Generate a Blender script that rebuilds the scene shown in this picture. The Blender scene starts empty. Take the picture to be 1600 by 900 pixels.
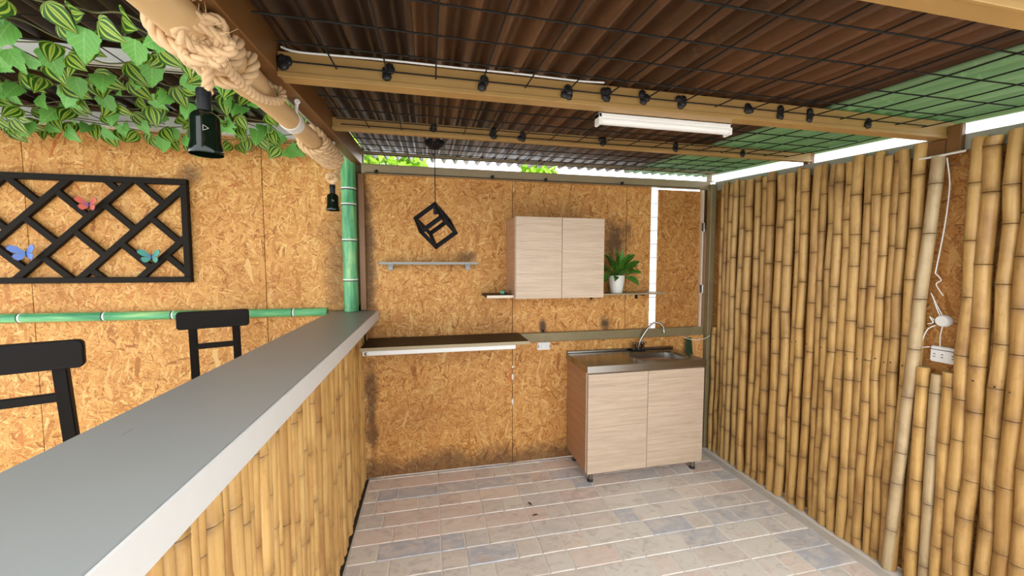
import bpy, bmesh, math, random
from mathutils import Vector, Matrix
R = random.Random(7)
S = bpy.context.scene
COL = S.collection
PI = math.pi

# ------------------------------------------------------------------ camera, world, exposure
CAM_H = 1.5
_f, _vx, _hy = 600.0, 670.0, 413.0            # focal length in pixels of a 1600x900 frame, vanishing point of the depth axis
_p = math.atan((450 - _hy) / _f)
_a = math.atan((800 - _vx) / (_f / math.cos(_p)))
_F = Vector((math.sin(_a) * math.cos(_p), math.cos(_a) * math.cos(_p), -math.sin(_p)))
_Rt = Vector((math.cos(_a), -math.sin(_a), 0)); _U = _Rt.cross(_F)
cam = bpy.data.cameras.new('camera'); cam.lens = _f / 1600 * 36; cam.sensor_width = 36; cam.clip_start = 0.02
camo = bpy.data.objects.new('camera', cam); COL.objects.link(camo)
camo.matrix_world = Matrix(((_Rt.x, _U.x, -_F.x, 0), (_Rt.y, _U.y, -_F.y, 0), (_Rt.z, _U.z, -_F.z, CAM_H), (0, 0, 0, 1)))
S.camera = camo
W = bpy.data.worlds.new('world'); S.world = W; W.use_nodes = True
W.node_tree.nodes['Background'].inputs['Color'].default_value = (0.93, 0.97, 1.0, 1)
W.node_tree.nodes['Background'].inputs['Strength'].default_value = 1.0
S.view_settings.view_transform = 'Standard'; S.view_settings.look = 'None'
S.view_settings.gamma = 1; S.view_settings.use_curve_mapping = False
S.view_settings.exposure = 1.95

# ------------------------------------------------------------------ materials
class NT:
    def __init__(s, name):
        s.m = bpy.data.materials.new(name); s.m.use_nodes = True
        s.t = s.m.node_tree; s.b = s.t.nodes['Principled BSDF']; s.out = s.t.nodes['Material Output']
    def n(s, typ, **kw):
        nd = s.t.nodes.new(typ)
        for k, v in kw.items():
            if k.startswith('i_'):
                key = k[2:]; key = int(key) if key.isdigit() else key.replace('_', ' ')
                sock = nd.inputs[key]
                if hasattr(v, 'is_linked') or isinstance(v, bpy.types.NodeSocket): s.t.links.new(v, sock)
                else: sock.default_value = v
            else: setattr(nd, k, v)
        return nd
    def math(s, op, a, b=0.0, c=0.0):
        nd = s.t.nodes.new('ShaderNodeMath'); nd.operation = op
        for i, v in enumerate((a, b, c)):
            if isinstance(v, bpy.types.NodeSocket): s.t.links.new(v, nd.inputs[i])
            else: nd.inputs[i].default_value = v
        return nd.outputs[0]
    def mixc(s, f, a, b, mode='MIX'):
        nd = s.t.nodes.new('ShaderNodeMix'); nd.data_type = 'RGBA'; nd.blend_type = mode
        for i, v in ((0, f), (6, a), (7, b)):
            if isinstance(v, bpy.types.NodeSocket): s.t.links.new(v, nd.inputs[i])
            else: nd.inputs[i].default_value = v if i == 0 else (*v, 1)
        return nd.outputs[2]
    def mixf(s, f, a, b):
        nd = s.t.nodes.new('ShaderNodeMix'); nd.data_type = 'FLOAT'
        for i, v in ((0, f), (2, a), (3, b)):
            if isinstance(v, bpy.types.NodeSocket): s.t.links.new(v, nd.inputs[i])
            else: nd.inputs[i].default_value = v
        return nd.outputs[0]
    def ramp(s, f, stops, interp='LINEAR'):
        nd = s.t.nodes.new('ShaderNodeValToRGB'); nd.color_ramp.interpolation = interp
        e = nd.color_ramp.elements
        while len(e) < len(stops): e.new(0.5)
        for el, (p, c) in zip(e, stops): el.position = p; el.color = (*c, 1) if len(c) == 3 else c
        s.t.links.new(f, nd.inputs[0]); return nd.outputs[0]
    def objco(s, spread=0.0):
        co = s.n('ShaderNodeTexCoord').outputs['Object']
        if spread:
            rnd = s.n('ShaderNodeObjectInfo').outputs['Random']
            off = s.n('ShaderNodeVectorMath', operation='SCALE'); off.inputs[0].default_value = (spread, spread * .7, spread * 1.3)
            s.t.links.new(rnd, off.inputs['Scale'])
            co = s.n('ShaderNodeVectorMath', operation='ADD', i_0=co, i_1=off.outputs[0]).outputs[0]
        return co
    def noise(s, co, scale, sc=(1, 1, 1), detail=3.0, rough=.55, dist=0.0):
        mp = s.n('ShaderNodeMapping', i_Vector=co, i_Scale=sc)
        return s.n('ShaderNodeTexNoise', i_Vector=mp.outputs[0], i_Scale=scale, i_Detail=detail, i_Roughness=rough, i_Distortion=dist).outputs['Fac']
    def set(s, color=None, rough=None, metal=None, bump=None, bs=.3, bd=.002, spec=None, trans=None, coat=None):
        for key, v in (('Base Color', color), ('Roughness', rough), ('Metallic', metal), ('Specular IOR Level', spec), ('Transmission Weight', trans), ('Coat Weight', coat)):
            if v is None: continue
            if isinstance(v, bpy.types.NodeSocket): s.t.links.new(v, s.b.inputs[key])
            else: s.b.inputs[key].default_value = (*v, 1) if isinstance(v, tuple) else v
        if bump is not None:
            bp = s.n('ShaderNodeBump', i_Strength=bs, i_Distance=bd, i_Height=bump)
            s.t.links.new(bp.outputs[0], s.b.inputs['Normal'])
        return s.m

def srgb(r, g, b):
    f = lambda c: (c / 255 / 12.92) if c / 255 < .04045 else ((c / 255 + .055) / 1.055) ** 2.4
    return (f(r), f(g), f(b))

def plain(name, col, rough=.5, metal=0.0, var=.12, scale=25, **k):
    t = NT(name); co = t.objco(3)
    nz = t.noise(co, scale)
    c = t.mixc(t.math('MULTIPLY', nz, 1.0), tuple(x * (1 - var) for x in col), tuple(min(1, x * (1 + var)) for x in col))
    return t.set(color=c, rough=rough, metal=metal, **k)

def osb(name, axes=('X', 'Z'), dark=1.0, stain=True):
    t = NT(name); co = t.objco(11)
    sep = t.n('ShaderNodeSeparateXYZ', i_Vector=co)
    uv = t.n('ShaderNodeCombineXYZ', i_X=sep.outputs[axes[0]], i_Y=sep.outputs[axes[1]]).outputs[0]
    wob = t.n('ShaderNodeTexNoise', i_Vector=uv, i_Scale=22.0, i_Detail=2.0).outputs['Color']
    wv = t.n('ShaderNodeVectorMath', operation='SUBTRACT', i_0=wob, i_1=(.5, .5, .5)).outputs[0]
    wv = t.n('ShaderNodeVectorMath', operation='SCALE', i_0=wv, i_Scale=.024).outputs[0]
    uv2 = t.n('ShaderNodeVectorMath', operation='ADD', i_0=uv, i_1=wv).outputs[0]
    h = None; tone = None
    lay = [(15, .06, .012), (75, .055, .009), (130, .075, .013), (50, .045, .007), (105, .05, .008), (165, .055, .008), (95, .12, .026), (70, .09, .018), (35, .055, .006), (150, .045, .006), (120, .035, .005), (5, .04, .005), (80, .06, .006)]
    for i, (ang, lx, ly) in enumerate(lay):
        mp = t.n('ShaderNodeMapping', vector_type='TEXTURE', i_Vector=uv2, i_Location=(i * 1.7, i * 2.3, 0), i_Rotation=(0, 0, math.radians(ang)), i_Scale=(lx, ly, 1))
        vo = t.n('ShaderNodeTexVoronoi', voronoi_dimensions='2D', i_Vector=mp.outputs[0], i_Scale=1.0)
        sc = t.n('ShaderNodeSeparateColor', i_Color=vo.outputs['Color'])
        if h is None: h, tone = sc.outputs[0], sc.outputs[1]
        else:
            g = t.math('GREATER_THAN', sc.outputs[0], h)
            tone = t.mixf(g, tone, sc.outputs[1]); h = t.math('MAXIMUM', h, sc.outputs[0])
    col = t.ramp(tone, [(0, srgb(156, 98, 44)), (.10, srgb(184, 124, 60)), (.45, srgb(210, 152, 82)), (.76, srgb(220, 167, 97)), (.92, srgb(234, 192, 124)), (1.0, srgb(190, 106, 48))])
    fine = t.noise(uv, 160, detail=2)
    col = t.mixc(.55, col, t.ramp(fine, [(.3, (.70, .63, .56)), (.7, (1, 1, 1))]), 'MULTIPLY')
    spots = t.noise(uv, 55, detail=1)
    col = t.mixc(t.math('MULTIPLY', t.math('GREATER_THAN', spots, .73), .7), col, srgb(84, 48, 22))
    big = t.noise(uv, 1.6, detail=4)
    col = t.mixc(t.ramp(big, [(.52, (0, 0, 0)), (.8, (.45, .45, .45))]), col, srgb(150, 96, 48))
    if stain:
        geo = t.n('ShaderNodeNewGeometry').outputs['Position']
        wz = t.n('ShaderNodeSeparateXYZ', i_Vector=geo)
        sn = t.noise(geo, 6, detail=5, rough=.7)
        low = t.math('SUBTRACT', t.math('MULTIPLY', sn, .30), wz.outputs['Z'])         # rising-damp mould with a ragged edge
        m = t.ramp(t.math('MULTIPLY_ADD', low, 6.0, .1), [(0, (0, 0, 0)), (.6, (.7, .7, .7))])
        col = t.mixc(m, col, srgb(80, 56, 40))
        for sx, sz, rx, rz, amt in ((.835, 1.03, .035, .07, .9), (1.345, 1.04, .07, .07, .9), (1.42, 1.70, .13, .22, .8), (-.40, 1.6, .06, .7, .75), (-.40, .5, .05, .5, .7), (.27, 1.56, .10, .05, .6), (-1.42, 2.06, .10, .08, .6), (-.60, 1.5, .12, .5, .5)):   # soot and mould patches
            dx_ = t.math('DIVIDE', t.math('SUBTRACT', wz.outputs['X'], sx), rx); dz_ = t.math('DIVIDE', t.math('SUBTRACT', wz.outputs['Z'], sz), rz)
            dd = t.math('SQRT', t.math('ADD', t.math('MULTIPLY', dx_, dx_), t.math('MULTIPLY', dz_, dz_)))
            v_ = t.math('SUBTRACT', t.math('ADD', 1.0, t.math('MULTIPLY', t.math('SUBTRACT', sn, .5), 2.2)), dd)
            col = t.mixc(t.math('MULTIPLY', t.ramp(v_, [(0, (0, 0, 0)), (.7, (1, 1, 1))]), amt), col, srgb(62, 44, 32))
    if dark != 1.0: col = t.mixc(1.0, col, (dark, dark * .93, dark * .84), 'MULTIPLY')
    bp = t.math('ADD', h, t.math('MULTIPLY', fine, .4))
    return t.set(color=col, rough=.62, bump=bp, bs=.35, bd=.0015, spec=.35)

def bamboo(name, a, b, c, streak=1.0, stain=1.0):
    t = NT(name); co = t.objco(9); rnd = t.n('ShaderNodeObjectInfo').outputs['Random']
    n1 = t.noise(co, 3.2, (22, 22, 1.2), 4); n2 = t.noise(co, 9, (1, 1, .5), 4)
    col = t.mixc(t.ramp(n1, [(.3, (0, 0, 0)), (.7, (1, 1, 1))]), a, b)
    col = t.mixc(t.ramp(n2, [(.52, (0, 0, 0)), (.75, (.8, .8, .8))]), col, c)
    n3 = t.noise(co, 40, (1, 1, .6), 3)
    col = t.mixc(t.ramp(n3, [(.58, (0, 0, 0)), (.72, (.35, .35, .35))]), col, c)
    nd = t.n('ShaderNodeAttribute', attribute_name='node_stain').outputs['Fac']
    n4 = t.noise(co, 25, (1, 1, .7), 3)
    col = t.mixc(t.math('MULTIPLY', nd, t.math('MULTIPLY_ADD', n4, 1.4 * stain, -.22 * stain)), col, tuple(x * .5 for x in c))
    tint = t.ramp(rnd, [(0, (.66, .56, .44)), (.2, (1, .97, .90)), (.38, (.80, .72, .62)), (.55, (1.0, 1.0, 1.0)), (.72, (.80, .72, .60)), (.86, (1, .95, .84)), (1, (.90, .86, .78))])
    col = t.mixc(streak, col, tint, 'MULTIPLY')
    return t.set(color=col, rough=.38, bump=n1, bs=.15, bd=.002, spec=.4)

def laminate(name, a, b, horizontal=True):
    t = NT(name); co = t.objco(7)
    sc = (1.2, 1.2, 26) if horizontal else (26, 26, 1.2)
    n1 = t.noise(co, 2.2, sc, 5, .65, .6); n2 = t.noise(co, 5, (1.6, 1.6, 34) if horizontal else (34, 34, 1.6), 3, .6, .4)
    col = t.mixc(t.ramp(n1, [(.32, (0, 0, 0)), (.68, (1, 1, 1))]), a, b)
    col = t.mixc(t.ramp(n2, [(.56, (0, 0, 0)), (.75, (.55, .55, .55))]), col, tuple(x * .62 for x in a))
    return t.set(color=col, rough=.45, bump=n2, bs=.08, bd=.001)

def corr(name, a, b, transl=0.0, rough=.38):
    t = NT(name); co = t.objco(5)
    n1 = t.noise(co, 2.0, (2.5, .5, 1), 5); n2 = t.noise(co, 30, detail=4)
    col = t.mixc(t.ramp(n1, [(.3, (0, 0, 0)), (.72, (1, 1, 1))]), a, b)
    col = t.mixc(t.ramp(n2, [(.6, (0, 0, 0)), (.8, (.4, .4, .4))]), col, tuple(min(1, x * 1.8) for x in b))
    t.set(color=col, rough=rough)
    if transl:
        tr = t.n('ShaderNodeBsdfTranslucent', i_Color=col)
        mx = t.n('ShaderNodeMixShader', i_Fac=transl, i_1=t.b.outputs[0], i_2=tr.outputs[0])
        t.t.links.new(mx.outputs[0], t.out.inputs['Surface'])
    return t.m

def leafmat(name, striped, base, light):
    t = NT(name); uv = t.n('ShaderNodeTexCoord').outputs['UV']
    sx = t.n('ShaderNodeSeparateXYZ', i_Vector=uv); u = t.math('ABSOLUTE', t.math('SUBTRACT', sx.outputs[0], .5)); v = sx.outputs[1]
    rnd = t.n('ShaderNodeObjectInfo').outputs['Random']
    if striped:   # bands that bow from the stalk to the tip like longitudinal veins
        w = t.math('DIVIDE', u, t.math('MAXIMUM', t.math('MULTIPLY', t.math('SINE', t.math('MULTIPLY', t.math('POWER', v, .7), PI)), .5), .06))
        s_ = t.math('SINE', t.math('MULTIPLY', w, 17.0))
        col = t.mixc(t.ramp(s_, [(.15, (0, 0, 0)), (.6, (1, 1, 1))]), base, light)
    else:
        q = t.math('SINE', t.math('ADD', t.math('MULTIPLY', v, 30.0), t.math('MULTIPLY', u, -36.0)))
        col = t.mixc(t.ramp(q, [(.6, (0, 0, 0)), (1, (.35, .35, .35))]), base, light)
        col = t.mixc(t.ramp(u, [(.0, (.7, .7, .7)), (.03, (0, 0, 0))]), col, light)
    col = t.mixc(.7, col, t.ramp(rnd, [(0, (.62, .72, .6)), (.5, (1, 1, 1)), (1, (.85, 1, .9))]), 'MULTIPLY')
    t.set(color=col, rough=.42)
    tr = t.n('ShaderNodeBsdfTranslucent', i_Color=col)
    mx = t.n('ShaderNodeMixShader', i_Fac=.3, i_1=t.b.outputs[0], i_2=tr.outputs[0])
    t.t.links.new(mx.outputs[0], t.out.inputs['Surface'])
    return t.m

def stonemat():
    t = NT('slate_paver'); co = t.objco(13); rnd = t.n('ShaderNodeObjectInfo').outputs['Random']
    base = t.ramp(rnd, [(0, srgb(224, 214, 203)), (.14, srgb(236, 215, 202)), (.26, srgb(196, 199, 207)), (.35, srgb(232, 226, 215)), (.48, srgb(218, 213, 208)), (.60, srgb(238, 222, 208)), (.70, srgb(203, 204, 208)), (.78, srgb(230, 210, 199)), (.90, srgb(232, 227, 218))], 'CONSTANT')
    n1 = t.noise(co, 5, (1, 1.6, 1), detail=6, rough=.62, dist=2.2); n2 = t.noise(co, 60, detail=4); n3 = t.noise(co, 9, (1, 1.5, 1), detail=5, dist=1.2)
    col = t.mixc(t.ramp(n1, [(.42, (0, 0, 0)), (.62, (.7, .7, .7))]), base, srgb(240, 230, 219))
    col = t.mixc(t.ramp(n3, [(.30, (.6, .6, .6)), (.46, (0, 0, 0))]), col, srgb(184, 176, 172))
    col = t.mixc(t.ramp(n3, [(.60, (0, 0, 0)), (.70, (.5, .5, .5))]), col, srgb(218, 190, 172))
    col = t.mixc(.14, col, t.ramp(n2, [(.3, (.6, .6, .6)), (.7, (1, 1, 1))]), 'MULTIPLY')
    return t.set(color=col, rough=.42, bump=n1, bs=.25, bd=.003)

def greenbam(nm='painted_green_bamboo', sc=(1, 9, 9)):
    t = NT(nm); co = t.objco(4)
    n1 = t.noise(co, 4, sc, 4); n2 = t.noise(co, 14, detail=4)
    col = t.ramp(n1, [(.3, srgb(52, 132, 88)), (.5, srgb(94, 172, 116)), (.7, srgb(160, 204, 134))])
    col = t.mixc(t.ramp(n2, [(.64, (0, 0, 0)), (.74, (.8, .8, .8))]), col, srgb(70, 78, 46))
    return t.set(color=col, rough=.35)

M = {}
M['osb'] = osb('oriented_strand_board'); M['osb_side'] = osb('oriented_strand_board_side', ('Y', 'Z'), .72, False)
M['osb_door'] = osb('weathered_strand_board', dark=.80)
M['cane'] = bamboo('dry_bamboo', srgb(190, 150, 90), srgb(218, 182, 120), srgb(150, 108, 62))
M['cane_grey'] = bamboo('weathered_bamboo', srgb(184, 158, 118), srgb(204, 182, 144), srgb(156, 130, 96), .3)
M['node'] = bamboo('bamboo_node', srgb(106, 72, 42), srgb(138, 98, 56), srgb(84, 58, 36))
M['cane_end'] = plain('bamboo_cut_end', srgb(196, 170, 120), .8)
M['bar_cane'] = bamboo('varnished_bamboo', srgb(200, 154, 90), srgb(226, 190, 126), srgb(168, 118, 66), 1.0, .85)
M['bar_node'] = bamboo('bamboo_scar', srgb(120, 92, 70), srgb(176, 150, 122), srgb(100, 74, 52))
M['green'] = greenbam(); M['green_up'] = greenbam('painted_green_bamboo_upright', (9, 9, 1))
M['whitering'] = plain('white_ring', (.75, .74, .70), .6); M['blackring'] = plain('black_ring', (.02, .02, .02), .6)
M['lam'] = laminate('pale_oak_laminate', srgb(188, 164, 140), srgb(212, 190, 166))
M['lam_shaded'] = laminate('oak_laminate_shaded', srgb(176, 132, 100), srgb(196, 156, 122))  # darker, redder than the doors: side shade and board bounce put into the colour
M['edge'] = plain('edge_band', srgb(222, 206, 186), .5)
M['steel'] = NT('brushed_steel').set(color=(.34, .325, .30), rough=.25, metal=1.0)
M['chrome'] = NT('chrome').set(color=(.34, .33, .31), rough=.14, metal=1.0)
M['rubber'] = plain('black_rubber', (.015, .015, .015), .6)
M['gold'] = plain('tan_painted_steel', srgb(170, 134, 80), .42, .15, .22, 6)
M['rafter'] = plain('brown_painted_steel', srgb(122, 84, 46), .42, .1, .2, 8)
M['beam_grey'] = plain('dull_tan_steel', srgb(158, 142, 112), .4, .2, .15, 8)
M['olive'] = plain('olive_steel', srgb(132, 118, 84), .5, .1, .25, 12)
M['brownroof'] = corr('brown_bitumen_sheet', srgb(34, 23, 17), srgb(66, 44, 31))
M['brownroof2'] = corr('brown_bitumen_sheet_lighter', srgb(40, 26, 17), srgb(104, 68, 42))
M['greenroof'] = corr('green_sheet', srgb(122, 160, 116), srgb(152, 184, 140), .34, .4)
M['wire'] = plain('black_wire', (.014, .013, .012), .6, 0, .3, spec=.15)
M['weld'] = plain('black_weld', (.02, .018, .018), .45, .4, .5, 60)
M['white_paint'] = plain('white_paint', (.72, .71, .67), .45, 0, .08, 10)
M['white_plastic'] = plain('white_plastic', (.80, .80, .78), .35, 0, .03)
M['slot'] = plain('dark_slot', (.02, .02, .02), .7)
M['grey_board'] = plain('grey_board', srgb(176, 172, 160), .6, 0, .12, 6)
M['conc'] = plain('concrete', srgb(200, 194, 186), .8, 0, .2, 14)
M['grout'] = plain('grout', srgb(232, 226, 218), .85, 0, .15, 20)
M['ground'] = plain('outdoor_ground', srgb(196, 192, 182), .9, 0, .15, 3)
M['stone'] = stonemat()
def ctop():
    t = NT('grey_painted_worktop'); co = t.objco()
    n = t.noise(co, 3, (1, .5, 1), 5); sp = t.noise(co, 30, (1, .5, 1), 2)
    c = t.mixc(n, srgb(142, 144, 142), srgb(152, 154, 152))
    c = t.mixc(t.ramp(sp, [(.73, (0, 0, 0)), (.78, (.6, .6, .6))]), c, srgb(104, 100, 96))
    return t.set(color=c, rough=.42, spec=.6)
M['ctop'] = ctop(); M['ctop_edge'] = plain('white_worktop_edge', srgb(208, 206, 202), .5, 0, .04)
M['blackwood'] = NT('black_stained_wood').set(color=(.006, .0045, .004), rough=.45, spec=.14)
M['blackframe'] = plain('black_frame', srgb(34, 29, 24), .6, 0, .2, spec=.1)
M['blackmetal'] = plain('black_metal', (.010, .010, .012), .5, spec=.2)
M['darkshelf'] = laminate('dark_walnut', srgb(40, 31, 25), srgb(56, 44, 36)); M['darkshelf'].node_tree.nodes['Principled BSDF'].inputs['Specular IOR Level'].default_value = .12
M['shelf_edge'] = plain('grey_shelf_edge', srgb(150, 148, 142), .45)
M['rope'] = plain('hemp_rope', srgb(212, 178, 136), .85, 0, .2, 40)
def logm():
    t = NT('peeled_log'); co = t.objco(); n = t.noise(co, 5, (6, 1, 6), 4); k = t.noise(co, 16, (1, .5, 1), 2)
    c = t.mixc(n, srgb(196, 158, 108), srgb(220, 186, 138)); c = t.mixc(t.ramp(k, [(.72, (0, 0, 0)), (.8, (.6, .6, .6))]), c, srgb(120, 84, 50))
    return t.set(color=c, rough=.5, bump=n, bs=.2, bd=.003)
M['log'] = logm()
M['cord'] = plain('white_cord', (.72, .71, .67), .8, 0, .1, 60)
M['bottle'] = NT('black_green_glass').set(color=(.003, .008, .004), rough=.05, spec=.45)
M['caps'] = plain('black_capsule', (.010, .011, .013), .45, spec=.25)
M['lf_stripe'] = leafmat('striped_leaf', True, srgb(58, 104, 32), srgb(182, 206, 84))
M['lf_plain'] = leafmat('plain_leaf', False, srgb(122, 192, 92), srgb(166, 220, 130))
M['stem'] = plain('vine_stem', srgb(96, 98, 60), .7)
M['plant_leaf'] = leafmat('dumb_cane_leaf', False, srgb(58, 126, 34), srgb(176, 206, 96))
M['pot'] = plain('white_glazed_pot', (.74, .74, .70), .25, 0, .03)
M['soil'] = plain('soil', (.03, .02, .015), .9)
M['tree_leaf'] = plain('tree_leaf', srgb(150, 196, 44), .6, 0, .3, 5)
M['bark'] = plain('bark', srgb(92, 74, 56), .9, 0, .3)
M['greenplastic'] = plain('dark_green_plastic', srgb(34, 58, 30), .5)
M['greenglass'] = NT('green_glass').set(color=(.05, .22, .12), rough=.1, spec=.7)
M['pale_blue'] = plain('pale_blue_paint', srgb(196, 212, 226), .6, 0, .04)
M['dryleaf'] = plain('dry_leaf', srgb(92, 60, 36), .9)
def wing(name, a, b, e):
    t = NT(name); uv = t.n('ShaderNodeTexCoord').outputs['UV']; sx = t.n('ShaderNodeSeparateXYZ', i_Vector=uv)
    c = t.ramp(sx.outputs[0], [(0, a), (.55, b), (.86, b), (.95, e)])
    return t.set(color=c, rough=.4)
M['bf_red'] = wing('butterfly_red', srgb(96, 44, 128), srgb(196, 70, 30), srgb(80, 12, 34))
M['bf_blue'] = wing('butterfly_blue', srgb(40, 110, 180), srgb(84, 116, 190), srgb(70, 44, 100))
M['bf_teal'] = wing('butterfly_teal', srgb(24, 104, 156), srgb(44, 138, 118), srgb(10, 26, 44))

# ------------------------------------------------------------------ geometry helpers (a geo is (verts, faces, material indices or None, uvs or None))
def box_geo(x, y, z, slope=None):
    """axis-aligned box; slope = rise in z per metre of y"""
    v = [(a, b, c + (slope * b if slope else 0)) for c in z for b in y for a in x]
    f = [(0, 2, 3, 1), (4, 5, 7, 6), (0, 1, 5, 4), (2, 6, 7, 3), (0, 4, 6, 2), (1, 3, 7, 5)]
    return v, f, None, None
def join(*gs):
    V, F, I = [], [], []
    for g in gs:
        o = len(V); V += list(g[0]); F += [tuple(i + o for i in f) for f in g[1]]; I += list(g[2]) if g[2] else [0] * len(g[1])
    return V, F, I, None
def frames(pts):
    pts = [Vector(p) for p in pts]; out = []
    t0 = (pts[1] - pts[0]).normalized(); n = t0.orthogonal().normalized()
    for i, p in enumerate(pts):
        t = (pts[min(i + 1, len(pts) - 1)] - pts[max(i - 1, 0)])
        t = t.normalized() if t.length > 1e-9 else t0
        n = (n - t * n.dot(t)); n = n.normalized() if n.length > 1e-6 else t.orthogonal().normalized()
        out.append((p, t, n, t.cross(n)))
    return out
def tube_geo(pts, r, sides=8, cap=True):
    fr = frames(pts); V, F = [], []
    rs = r if isinstance(r, (list, tuple)) else [r] * len(fr)
    for (p, t, n, b), rr in zip(fr, rs):
        for k in range(sides):
            a = 2 * PI * k / sides; V.append(tuple(p + n * (rr * math.cos(a)) + b * (rr * math.sin(a))))
    for i in range(len(fr) - 1):
        for k in range(sides):
            k2 = (k + 1) % sides; F.append((i * sides + k, i * sides + k2, (i + 1) * sides + k2, (i + 1) * sides + k))
    if cap:
        F.append(tuple(range(sides))[::-1]); F.append(tuple((len(fr) - 1) * sides + k for k in range(sides)))
    return V, F, None, None
def lathe_geo(prof, n=24, c=(0, 0, 0), cap=True):
    V, F = [], []
    for r, z in prof:
        for k in range(n):
            a = 2 * PI * k / n; V.append((c[0] + r * math.cos(a), c[1] + r * math.sin(a), c[2] + z))
    for i in range(len(prof) - 1):
        for k in range(n):
            k2 = (k + 1) % n; F.append((i * n + k, i * n + k2, (i + 1) * n + k2, (i + 1) * n + k))
    if cap:
        F.append(tuple(range(n))[::-1]); F.append(tuple((len(prof) - 1) * n + k for k in range(n)))
    return V, F, None, None
def resample(pts, step):
    pts = [Vector(p) for p in pts]; out = [pts[0]]; acc = 0
    for a, b in zip(pts, pts[1:]):
        L = (b - a).length; d = step - acc
        while d <= L: out.append(a.lerp(b, d / L)); d += step
        acc = (acc + L) % step if L else acc
    out.append(pts[-1]); return out
def smooth(pts, n=8):
    pts = [Vector(p) for p in pts]; out = []
    for i in range(len(pts) - 1):
        p0, p1, p2, p3 = pts[max(i - 1, 0)], pts[i], pts[i + 1], pts[min(i + 2, len(pts) - 1)]
        for k in range(n):
            t = k / n; out.append(.5 * ((2 * p1) + (p2 - p0) * t + (2 * p0 - 5 * p1 + 4 * p2 - p3) * t * t + (3 * p1 - p0 - 3 * p2 + p3) * t ** 3))
    out.append(pts[-1]); return out
def rope_geo(path, r, pitch=5.5, strands=3):
    pts = resample(path, r * .55); fr = frames(pts); gs = []
    for s in range(strands):
        line = []
        for i, (p, t, n, b) in enumerate(fr):
            a = 2 * PI * (s / strands + i * .55 / pitch)
            line.append(p + (n * math.cos(a) + b * math.sin(a)) * r * .52)
        gs.append(tube_geo(line, r * .55, 6))
    return join(*gs)
def xf(g, m):
    return [tuple(m @ Vector(v)) for v in g[0]], g[1], g[2], g[3]

ORG = {}
def root(name, loc, label=None, cat=None, group=None, kind=None):
    o = bpy.data.objects.new(name, None); COL.objects.link(o); o.location = loc; o.empty_display_size = .05
    ORG[o] = Vector(loc); tag(o, label, cat, group, kind); return o
def tag(o, label=None, cat=None, group=None, kind=None):
    for k, v in (('label', label), ('category', cat), ('group', group), ('kind', kind)):
        if v: o[k] = v
    return o
def add(name, g, mats, parent=None, org=None, sm=False, bevel=0.0, seg=1):
    """world-space geo -> object; origin = parent's origin, or org, or centre of the base"""
    V, F, I, UV = g
    if parent is not None: o3 = ORG[parent]
    elif org is not None: o3 = Vector(org)
    else:
        o3 = Vector(((min(v[0] for v in V) + max(v[0] for v in V)) / 2, (min(v[1] for v in V) + max(v[1] for v in V)) / 2, min(v[2] for v in V)))
    me = bpy.data.meshes.new(name)
    me.from_pydata([(v[0] - o3.x, v[1] - o3.y, v[2] - o3.z) for v in V], [], F)
    ml = mats if isinstance(mats, (list, tuple)) else [mats]
    for m in ml: me.materials.append(M[m])
    if I: me.polygons.foreach_set('material_index', I)
    if UV and UV[0] == 'node_stain':
        me.attributes.new('node_stain', 'FLOAT', 'POINT').data.foreach_set('value', UV[1])
    elif UV:
        l = me.uv_layers.new(name='UVMap')
        for lp in me.loops: l.data[lp.index].uv = UV[lp.vertex_index]
    if bevel:
        bm = bmesh.new(); bm.from_mesh(me)
        bmesh.ops.recalc_face_normals(bm, faces=bm.faces)
        bmesh.ops.bevel(bm, geom=[e for e in bm.edges if len(e.link_faces) == 2 and e.calc_face_angle(0) > .6], offset=bevel, segments=seg, affect='EDGES', clamp_overlap=True)
        bm.to_mesh(me); bm.free()
    if sm:
        for p in me.polygons: p.use_smooth = True
        if sm == 'auto':
            try: me.set_sharp_from_angle(angle=.7)
            except Exception: pass
    me.update()
    o = bpy.data.objects.new(name, me); COL.objects.link(o)
    if parent is not None: o.parent = parent; ORG[o] = o3
    else: o.location = o3; ORG[o] = o3
    return o
def bx(name, x, y, z, mat, parent=None, bevel=.0, slope=None, **k):
    return add(name, box_geo(x, y, z, slope), mat, parent, bevel=bevel, **k)

ROOF0, SL = 2.0465, .075
def roofz(y): return ROOF0 + SL * y
D = 2.76                                    # front face of the strand-board wall

# ------------------------------------------------------------------ the setting: floor
fl = root('floor', (0, 0, 0), kind='structure')
bx('floor_slab', (-4.2, 2.32), (-3.5, 2.80), (-.12, -.004), 'grout', fl)
gr = bx('ground', (-14, 14), (-12, 16), (-.3, -.121), 'ground'); tag(gr, kind='structure')
TX, TY = .515, .1285
stone_mesh = {}
def stone(x0, x1, y0, y1):
    w, d = round(x1 - x0, 3), round(y1 - y0, 3)
    if (w, d) not in stone_mesh:
        c = .004
        V = [(-w / 2, -d / 2, -.006), (w / 2, -d / 2, -.006), (w / 2, d / 2, -.006), (-w / 2, d / 2, -.006),
             (-w / 2 + c, -d / 2 + c, 0), (w / 2 - c, -d / 2 + c, 0), (w / 2 - c, d / 2 - c, 0), (-w / 2 + c, d / 2 - c, 0)]
        F = [(4, 5, 6, 7), (0, 1, 5, 4), (1, 2, 6, 5), (2, 3, 7, 6), (3, 0, 4, 7)]
        me = bpy.data.meshes.new('paving_stone'); me.from_pydata(V, [], F); me.materials.append(M['stone']); stone_mesh[(w, d)] = me
    o = bpy.data.objects.new('paving_stone', stone_mesh[(w, d)]); COL.objects.link(o); o.parent = fl
    o.location = ((x0 + x1) / 2, (y0 + y1) / 2, R.uniform(-.0006, .0006))
layouts = [(.258, .257), (.13, .258, .127), (.256, .13, .129), (.128, .13, .257), (.19, .325)]
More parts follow.
